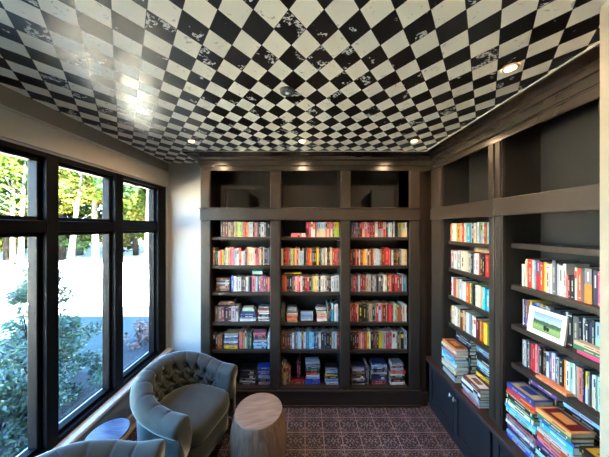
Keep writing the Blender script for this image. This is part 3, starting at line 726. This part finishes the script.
# ================================================================ FURNITURE
def velvet():
    m = bpy.data.materials.new('sage_grey_velvet'); m.use_nodes = True
    n = m.node_tree.nodes; l = m.node_tree.links; b = n['Principled BSDF']
    tc = n.new('ShaderNodeTexCoord'); no = n.new('ShaderNodeTexNoise'); no.inputs['Scale'].default_value = 11; no.inputs['Detail'].default_value = 5
    l.new(tc.outputs['Object'], no.inputs['Vector'])
    cr = n.new('ShaderNodeValToRGB'); cr.color_ramp.elements[0].position = .3; cr.color_ramp.elements[1].position = .7
    cr.color_ramp.elements[0].color = (*lin((36, 42, 36)), 1); cr.color_ramp.elements[1].color = (*lin((50, 57, 50)), 1)
    l.new(no.outputs['Fac'], cr.inputs[0]); l.new(cr.outputs[0], b.inputs['Base Color'])
    b.inputs['Roughness'].default_value = .85; b.inputs['Sheen Weight'].default_value = .6; b.inputs['Sheen Roughness'].default_value = .35
    b.inputs['Sheen Tint'].default_value = (.75, .8, .75, 1)
    return m
VEL = velvet()
def armchair(loc, rz, label, src=None):
    t = tag(empty('armchair', loc, rz), label, 'armchair', 'tufted tub armchairs by the window')
    if src:
        for ch in src.children:
            c = ch.copy(); C.objects.link(c); c.parent = t
        return t
    R, XF = .29, .27           # centre-line radius, straight arms run to x = XF
    L1 = XF; Ltot = PI*R+2*L1
    NS, prof = 230, None
    def centre(s):             # s 0..Ltot from one arm front, round the back, to the other
        if s < L1: return Vector((XF-s, -R)), Vector((0, -1))
        if s > Ltot-L1: return Vector((XF-(Ltot-s), R)), Vector((0, 1))
        a = (s-L1)/R; return Vector((-R*math.sin(a), -R*math.cos(a))), Vector((-math.sin(a), -math.cos(a)))
    def top(s):
        q = abs(s-Ltot/2)/(Ltot/2)       # 0 at back, 1 at arm front
        k = min(1, max(0, (q-.12)/.72)); k = k*k*(3-2*k)
        return .738-.138*k
    # tuft buttons on inner face: staggered rows
    rows_ = [.635, .545, .455]; pitch = .115
    btn = []
    for ri, z in enumerate(rows_):
        x0 = Ltot/2+(pitch/2 if ri % 2 else 0)
        for k in range(-7, 8):
            s = x0+k*pitch
            if .13 < s < Ltot-.13: btn.append((s, z-((.738)-top(s))*.75))
    bm = bmesh.new(); rings = []
    NZ = 46
    for i in range(NS+1):
        s = Ltot*i/NS; c, nrm = centre(s); zt = top(s)
        e = min(s, Ltot-s); rnd = 1. if e > .04 else math.sqrt(max(0., 1-((.04-e)/.04)**2))*.22+.78   # soft arm fronts
        pr = []
        # outer face from the bottom up
        for z in (.13, .2, .3, .4, .48): pr.append((.05+.012*(z-.13)/.35, z, 0))
        zc = zt-.062
        pr.append((.06, zc-.06, 0))
        rr = .068
        for k in range(11):              # rolled top, scrolling outward
            a = -.95+(PI+.75)*k/10
            pr.append((.028+rr*1.12*math.cos(a), zc+rr*math.sin(a), 1))
        zi = zc-.03
        for k in range(NZ):              # inner face down to below the seat
            f = (k+1)/NZ; z = zi+(.33-zi)*f
            pr.append((-.050-.022*math.sin(PI*min(1, f*1.1)), z, 2))
        pr.append((.0, .30, 0)); pr.append((0., .13, 0))
        ring = []
        for o, z, kind in pr:
            if kind == 2 or kind == 1:
                dmin = 9; pl = 0
                for bs, bz in btn:
                    ds, dz = s-bs, z-bz
                    if abs(ds) < .13 and abs(dz) < .13:
                        d = math.hypot(ds, dz); dmin = min(dmin, d)
                        # pleats run along the diamond diagonals
                        if d < .075:
                            a = abs(abs(ds)*.62-abs(dz)*.78)
                            pl = max(pl, math.exp(-(a/.009)**2)*(1-d/.075)**.5)
                dep = .042*math.exp(-(dmin/.022)**2)+.020*pl
                if kind == 2: o += dep
                # pleats over the roll above the top row
                if (kind == 1 and o < .06) or (kind == 2 and z > btn[0][1]):
                    dd = min([abs(s-bs) for bs, bz in btn if abs(bz-(rows_[0]-((.738)-top(bs))*.75)) < .01] + [9])
                    g = math.exp(-(dd/.009)**2)*.010
                    if kind == 1: q_ = min(1, max(0, (.06-o)/.05)); z -= g*.9*q_; o += g*.3*q_
                    else: o += g
            pc = Vector((.005, (.13+zt)/2))
            o2 = pc.x+(o-pc.x)*rnd; z2 = zt-(zt-z)*1. if e > .04 else z+(pc.y-z)*(1-rnd)*.25
            p = c+nrm*o2
            ring.append(bm.verts.new((p.x, p.y, z2)))
        rings.append(ring)
    q = len(rings[0])
    for a, b in zip(rings, rings[1:]):
        for k in range(q): bm.faces.new((a[k], b[k], b[(k+1) % q], a[(k+1) % q]))
    bm.faces.new(rings[0]); bm.faces.new(rings[-1][::-1])
    link('backrest', bm, VEL, t, True)
    for bs, bz in btn:
        c, nrm = centre(bs); p = c-nrm*(.028)
        bm = bmesh.new(); bmesh.ops.create_uvsphere(bm, u_segments=10, v_segments=6, radius=.009)
        o = link('button', bm, VEL, t, True); o.location = (p.x, p.y, bz)
    # D-shaped seat cushion with a full front
    def outline(k, n=64, r=.25, xf=.315, rf=.05):
        pts = []
        for j in range(n):
            a = 2*PI*j/n; cx, sy = math.cos(a), math.sin(a)
            if cx < 0: pts.append((r*cx*1.0, r*sy))
            else:
                e_ = 5; m = (abs(cx)**e_+abs(sy)**e_)**(-1/e_); m2 = 1/math.hypot(cx, sy)
                bl = min(1, cx*3); mm = m2+(m-m2)*bl
                pts.append((xf*cx*mm, r*sy*mm))
        return pts
    def loft(name, prof, m):
        bm = bmesh.new(); rs = []; base = outline(0)
        for sc, z in prof: rs.append([bm.verts.new((x*sc, y*sc, z)) for x, y in base])
        for a, b in zip(rs, rs[1:]):
            for k in range(64): bm.faces.new((a[k], a[(k+1) % 64], b[(k+1) % 64], b[k]))
        bm.faces.new(rs[0][::-1]); bm.faces.new(rs[-1])
        return link(name, bm, m, t, True)
    loft('seat_cushion', [(.93, .30), (.985, .31), (1., .335), (1., .385), (.985, .415), (.93, .436), (.8, .45), (.5, .462), (.2, .466)], VEL)
    loft('seat_base', [(.93, .13), (.97, .14), (.97, .29), (.93, .299)], VEL)
    for x, y in ((.27, .27), (.27, -.27), (-.22, .2), (-.22, -.2)):
        bm = bmesh.new(); lathe(bm, [(.013, 0), (.016, .01), (.024, .129)], 14, cx=x, cy=y); link('leg', bm, darkwood, t, True)
    return t
ac = armchair((-1.025, 1.99, 0), math.radians(-16), 'grey-green velvet tufted tub armchair in the corner by the bookcase')
armchair((-1.11, 1.075, 0), math.radians(9), 'grey-green velvet tub armchair cut off below, with the round table behind it', ac)

# drum stool
dm = wood('pale_oak', (92, 68, 48), (132, 104, 78), .5, (14, 14, 1.2), 3.)
dtop = wood('pale_oak_top', (104, 80, 60), (138, 112, 88), .45, (2, 16, 1), 3.)
t = tag(empty('drum_stool', (-.376, 1.89, 0), .25), 'round barrel-shaped pale wooden drum stool on the tiled floor', 'stool')
bm = bmesh.new(); lathe(bm, [(.165, 0), (.172, .006)]+[(.187+.045*math.sin(PI*(.08+.86*k/16)), .012+.42*k/16) for k in range(17)]+[(.193, .442), (.191, .447)], 64)
link('body', bm, dm, t, True)
bm = bmesh.new(); lathe(bm, [(.190, .4472), (.1895, .4495), (.1875, .45)], 64)
link('top', bm, dtop, t)
for k in range(4):
    bm = bmesh.new(); a = k*PI/2-1.85
    pts = [((.1875+.045*math.sin(PI*(.08+.86*j/16)))*math.cos(a), (.1875+.045*math.sin(PI*(.08+.86*j/16)))*math.sin(a), .012+.42*j/16) for j in range(17)]
    tube(bm, pts, .0012, 5); link('seam', bm, darkwood, t)

# round side table
t = tag(empty('side_table', (-1.36, 1.585, 0)), 'small round glossy side table between the two armchairs', 'side table')
tm = wood('blue_reflection_ash_lacquer', (50, 62, 84), (74, 88, 114), .25, (3, 22, 1), 3.)  # blue window reflection put into the wood colour
bm = bmesh.new(); lathe(bm, [(.118, .515), (.122, .518), (.122, .528), (.119, .531)], 64); link('tabletop', bm, tm, t)
bm = bmesh.new(); lathe(bm, [(.012, .015), (.012, .515)], 20); link('pedestal', bm, darkwood, t, True)
bm = bmesh.new(); lathe(bm, [(.1, 0), (.1, .008), (.03, .015)], 40); link('foot', bm, darkwood, t)

# ---------------------------------------------------------------- ceiling fittings
dlm = mat('downlight_trim', (225, 222, 214), .4)
dle = mat('downlight_lens', (255, 236, 200), .5, emit=(255, 190, 120), estr=18.)
def downlight(x, y, label):
    t = tag(empty('downlight', (x, y, ZC)), label, 'ceiling light', 'recessed downlights in the checked ceiling')
    bm = bmesh.new()
    seg = 32; prof = [(.022, -.001), (.022, -.005), (.028, -.007), (.036, -.003), (.036, -.0005)]
    rs = [[bm.verts.new((r*math.cos(2*PI*k/seg), r*math.sin(2*PI*k/seg), z)) for k in range(seg)] for r, z in prof]
    for a, b in zip(rs, rs[1:]):
        for k in range(seg): bm.faces.new((a[k], b[k], b[(k+1) % seg], a[(k+1) % seg]))
    link('trim_ring', bm, dlm, t, True)
    bm = bmesh.new(); lathe(bm, [(.022, -.004), (.022, -.001)], 32); link('lens', bm, dle, t)
    ld = bpy.data.lights.new('downlight_bulb', 'SPOT'); ld.energy = LAMP; ld.color = (1., .68, .40); ld.spot_size = math.radians(172); ld.spot_blend = 1.; ld.shadow_soft_size = .03
    lo = bpy.data.objects.new('downlight_bulb', ld); C.objects.link(lo); lo.parent = t; lo.location = (0, 0, -.012)
    return t
downlight(-1.03, 2.09, 'lit recessed downlight near the corner armchair and the window')
downlight(-.02, 2.09, 'lit recessed downlight in front of the middle bay of the bookcase')
downlight(1.0, 2.09, 'lit recessed downlight beside the inner corner of the bookcases')
downlight(1.02, 1.134, 'bright recessed downlight above the bookcase with the framed landscape')
t = tag(empty('ceiling_sensor', (-.10, 1.325, ZC)), 'round grey ringed sensor cover in the middle of the checked ceiling', 'ceiling sensor')
bm = bmesh.new(); lathe(bm, [(.030, -.014), (.040, -.010), (.044, -.0005)], 40); link('housing', bm, mat('sensor_grey', (120, 122, 118), .5), t, True)
for r in (.026, .034):
    bm = bmesh.new(); tube(bm, [(r*math.cos(2*PI*k/32), r*math.sin(2*PI*k/32), -.0135+.006*(r > .03)) for k in range(33)], .0016, 5); link('ring', bm, winm, t, True)
bm = bmesh.new(); lathe(bm, [(.008, -.018), (.012, -.014)], 20); link('lens', bm, dlm, t)

# ================================================================ OUTDOORS
def leaf_mat(name, c1, c2, k=.19):
    m = bpy.data.materials.new(name); m.use_nodes = True
    n = m.node_tree.nodes; l = m.node_tree.links; n.remove(n['Principled BSDF'])
    tc = n.new('ShaderNodeTexCoord'); no = n.new('ShaderNodeTexNoise'); no.inputs['Scale'].default_value = 3.5; no.inputs['Detail'].default_value = 6
    l.new(tc.outputs['Object'], no.inputs['Vector'])
    cr = n.new('ShaderNodeValToRGB'); cr.color_ramp.elements[0].position = .35; cr.color_ramp.elements[1].position = .65
    cr.color_ramp.elements[0].color = (*[v*k for v in lin(c1)], 1); cr.color_ramp.elements[1].color = (*[v*k for v in lin(c2)], 1); l.new(no.outputs['Fac'], cr.inputs[0])
    d = n.new('ShaderNodeBsdfDiffuse'); tr = n.new('ShaderNodeBsdfTranslucent'); g = n.new('ShaderNodeBsdfGlossy'); g.inputs['Roughness'].default_value = .4
    l.new(cr.outputs[0], d.inputs[0]); l.new(cr.outputs[0], tr.inputs[0])
    a = n.new('ShaderNodeMixShader'); a.inputs[0].default_value = .4; l.new(d.outputs[0], a.inputs[1]); l.new(tr.outputs[0], a.inputs[2])
    b = n.new('ShaderNodeMixShader'); b.inputs[0].default_value = .06 if k > .25 else 0.; l.new(a.outputs[0], b.inputs[1]); l.new(g.outputs[0], b.inputs[2])
    l.new(b.outputs[0], n['Material Output'].inputs[0]); return m
LM = [leaf_mat('leaves_fresh', (62, 92, 40), (120, 146, 60)), leaf_mat('leaves_deep', (40, 72, 48), (84, 118, 70)), leaf_mat('leaves_yellowing', (120, 128, 52), (176, 176, 90))]
SM = leaf_mat('shrub_leaves', (50, 84, 62), (108, 140, 112), .5)
bark = mat('grey_bark', (20, 18, 16), .9, spec=.05, var=.2, bscale=6)
birch = mat('pale_bark', (58, 57, 54), .8, spec=.05, var=.12, bscale=6)
def leaves(name, m, parent, clusters, n, sz, rng, asp=.5):
    vs, fs = [], []
    for q in range(n):
        cx, cy, cz, r = rng.choice(clusters)
        while True:
            a, b, c = rng.uniform(-1, 1), rng.uniform(-1, 1), rng.uniform(-1, 1)
            d = a*a+b*b+c*c
            if .12 < d < 1: break
        p = Vector((cx+a*r, cy+b*r, cz+c*r*.8))
        u = Vector((rng.gauss(0, 1), rng.gauss(0, 1), rng.gauss(0, .6))).normalized(); w = u.orthogonal().normalized(); w.rotate(Matrix.Rotation(rng.uniform(0, 6.28), 3, u))
        s = sz*rng.uniform(.6, 1.3); k = len(vs)
        vs += [p-u*s, p+w*s*asp, p+u*s, p-w*s*asp]; fs.append((k, k+1, k+2, k+3))
    me = bpy.data.meshes.new(name); me.from_pydata([tuple(v) for v in vs], [], fs); me.materials.append(m)
    o = bpy.data.objects.new(name, me); C.objects.link(o); o.parent = parent; return o
def tree(x, y, h, cr, mi, label, lean=0., pale=False, seed=0, nl=2600, low=.22):
    rng = random.Random(seed); t = tag(empty('tree', (x, y, -.15)), label, 'tree', 'trees at the far edge of the lawn')
    bm = bmesh.new(); r = h*.012+.03
    tube(bm, [(0, 0, 0), (lean*.3, 0, h*.3), (lean*.7, .05, h*.6), (lean, .1, h*.9)], [r*1.15, r*.9, r*.6, r*.2], 8)
    for k in range(7):
        z = h*rng.uniform(.3, .8); a = rng.uniform(0, 6.28); ln = cr*rng.uniform(.5, .9); f = z/h*lean
        tube(bm, [(f, 0, z), (f+ln*.5*math.cos(a), ln*.5*math.sin(a), z+ln*.25), (f+ln*math.cos(a), ln*math.sin(a), z+ln*.6)], [r*.35, r*.22, r*.08], 5)
    link('trunk', bm, birch if pale else bark, t, True)
    cl = []
    for k in range(26):
        z = h*(low+(1-low)*rng.random()); q = (z/h-low)/(1-low); rr = cr*(1-.55*q)*math.sqrt(rng.random()); a = rng.uniform(0, 6.28)
        cl.append((lean*z/h+rr*math.cos(a), rr*math.sin(a), z, cr*rng.uniform(.25, .45)))
    leaves('foliage', LM[mi], t, cl, nl, .125, rng)
TL = [('tall leafy green tree at the lawn edge, ', 0), ('bushy deep green tree at the lawn edge, ', 1), ('yellow-green tree at the lawn edge, ', 2)]
spots = []
rng = random.Random(11)
for k in range(17):
    s = -1.42+.062*k+rng.uniform(-.012, .012); Y = [13.5, 16., 14.6, 17.8][k % 4]+rng.uniform(-.5, .5)
    spots.append((s*Y, Y))
order = sorted(range(17), key=lambda k: spots[k][0]/spots[k][1])
for q, k in enumerate(order):
    x, y = spots[k]; mi = (k*5+1) % 3
    place = ordn(q)+' from the left through the window'
    tree(x, y, 9.5+(k*37 % 5)*.9, 2.3+(k*13 % 4)*.25, mi, TL[mi][0]+place, lean=rng.uniform(-.4, .4), pale=(q in (4, 7, 8, 12)), seed=k+50, nl=8000, low=[.3, .12, .2, .08][k % 4])
for q, (x, y, h, ln) in enumerate([(-12.3, 12.0, 7.5, .8), (-15.6, 12.6, 7., .1), (-16.4, 12.9, 7., -.1)]):
    tree(x, y, h, 1.3, 0, ['pale leaning birch trunk with sparse leaves at the lawn edge', 'pale straight birch beside the shrub top, lawn edge', 'second pale straight birch beyond the shrub, slimmer crown'][q], lean=ln, pale=True, seed=200+q, nl=700, low=.5)
# forest further back
fo = empty('tree_belt', (-20, 26, -.15)); tag(fo, 'dense green woodland beyond the nearer trees at the edge of the lawn', 'woodland', None, 'stuff')
rng = random.Random(5); cl = []
for k in range(260):
    s = rng.uniform(-1.6, -.3); Y = rng.uniform(19, 27); cl.append((s*Y+20, Y-26, rng.uniform(0, 11)**1., rng.uniform(.7, 1.5)))
leaves('foliage', LM[1], fo, cl, 40000, .27, rng)
def shrub(name, x, y, h, r, label, n, m, sz, cat='shrub', seed=1, cone=True):
    rng = random.Random(seed); t = tag(empty(name, (x, y, -.15)), label, cat)
    bm = bmesh.new()
    for k in range(9):
        a = rng.uniform(0, 6.28); e = rng.uniform(.2, .8)
        tube(bm, [(0, 0, 0), (r*.3*e*math.cos(a), r*.3*e*math.sin(a), h*.4*e+.1), (r*e*.8*math.cos(a), r*e*.8*math.sin(a), h*(.9-.6*e))], [.018, .01, .004], 5)
    tube(bm, [(0, 0, 0), (.01, 0, h*.5), (0, 0, h*.93)], [.025, .016, .004], 6)
    link('stems', bm, bark, t)
    cl = []
    for k in range(int(90 if cone else 40)):
        q = rng.random()**1.3; z = h*(.07+.88*q); rr = (r*(1.02-q)**.8 if cone else r*math.sqrt(max(.05, 1-q*q)))*math.sqrt(rng.random()); a = rng.uniform(0, 6.28)
        cl.append((rr*math.cos(a), rr*math.sin(a), z, .10+.05*rng.random() if cone else .08))
    leaves('foliage', m, t, cl, n, sz, rng, .42)
shrub('evergreen_shrub', -3.12, 2.72, 1.70, .70, 'tall conical glossy-leaved evergreen shrub growing close outside the window', 15000, SM, .026)
shrub('evergreen_shrub', -2.72, 1.98, .85, .50, 'low wide evergreen shrub outside the window, in front of the conical one', 9000, SM, .026, seed=3, cone=False)
PM = leaf_mat('rusty_leaves', (112, 74, 62), (168, 110, 92), .3)
shrub('low_shrub', -2.95, 4.1, .42, .26, 'small rusty-pink leaved shrub in the mulch bed by the last window', 900, PM, .026, seed=4, cone=False)
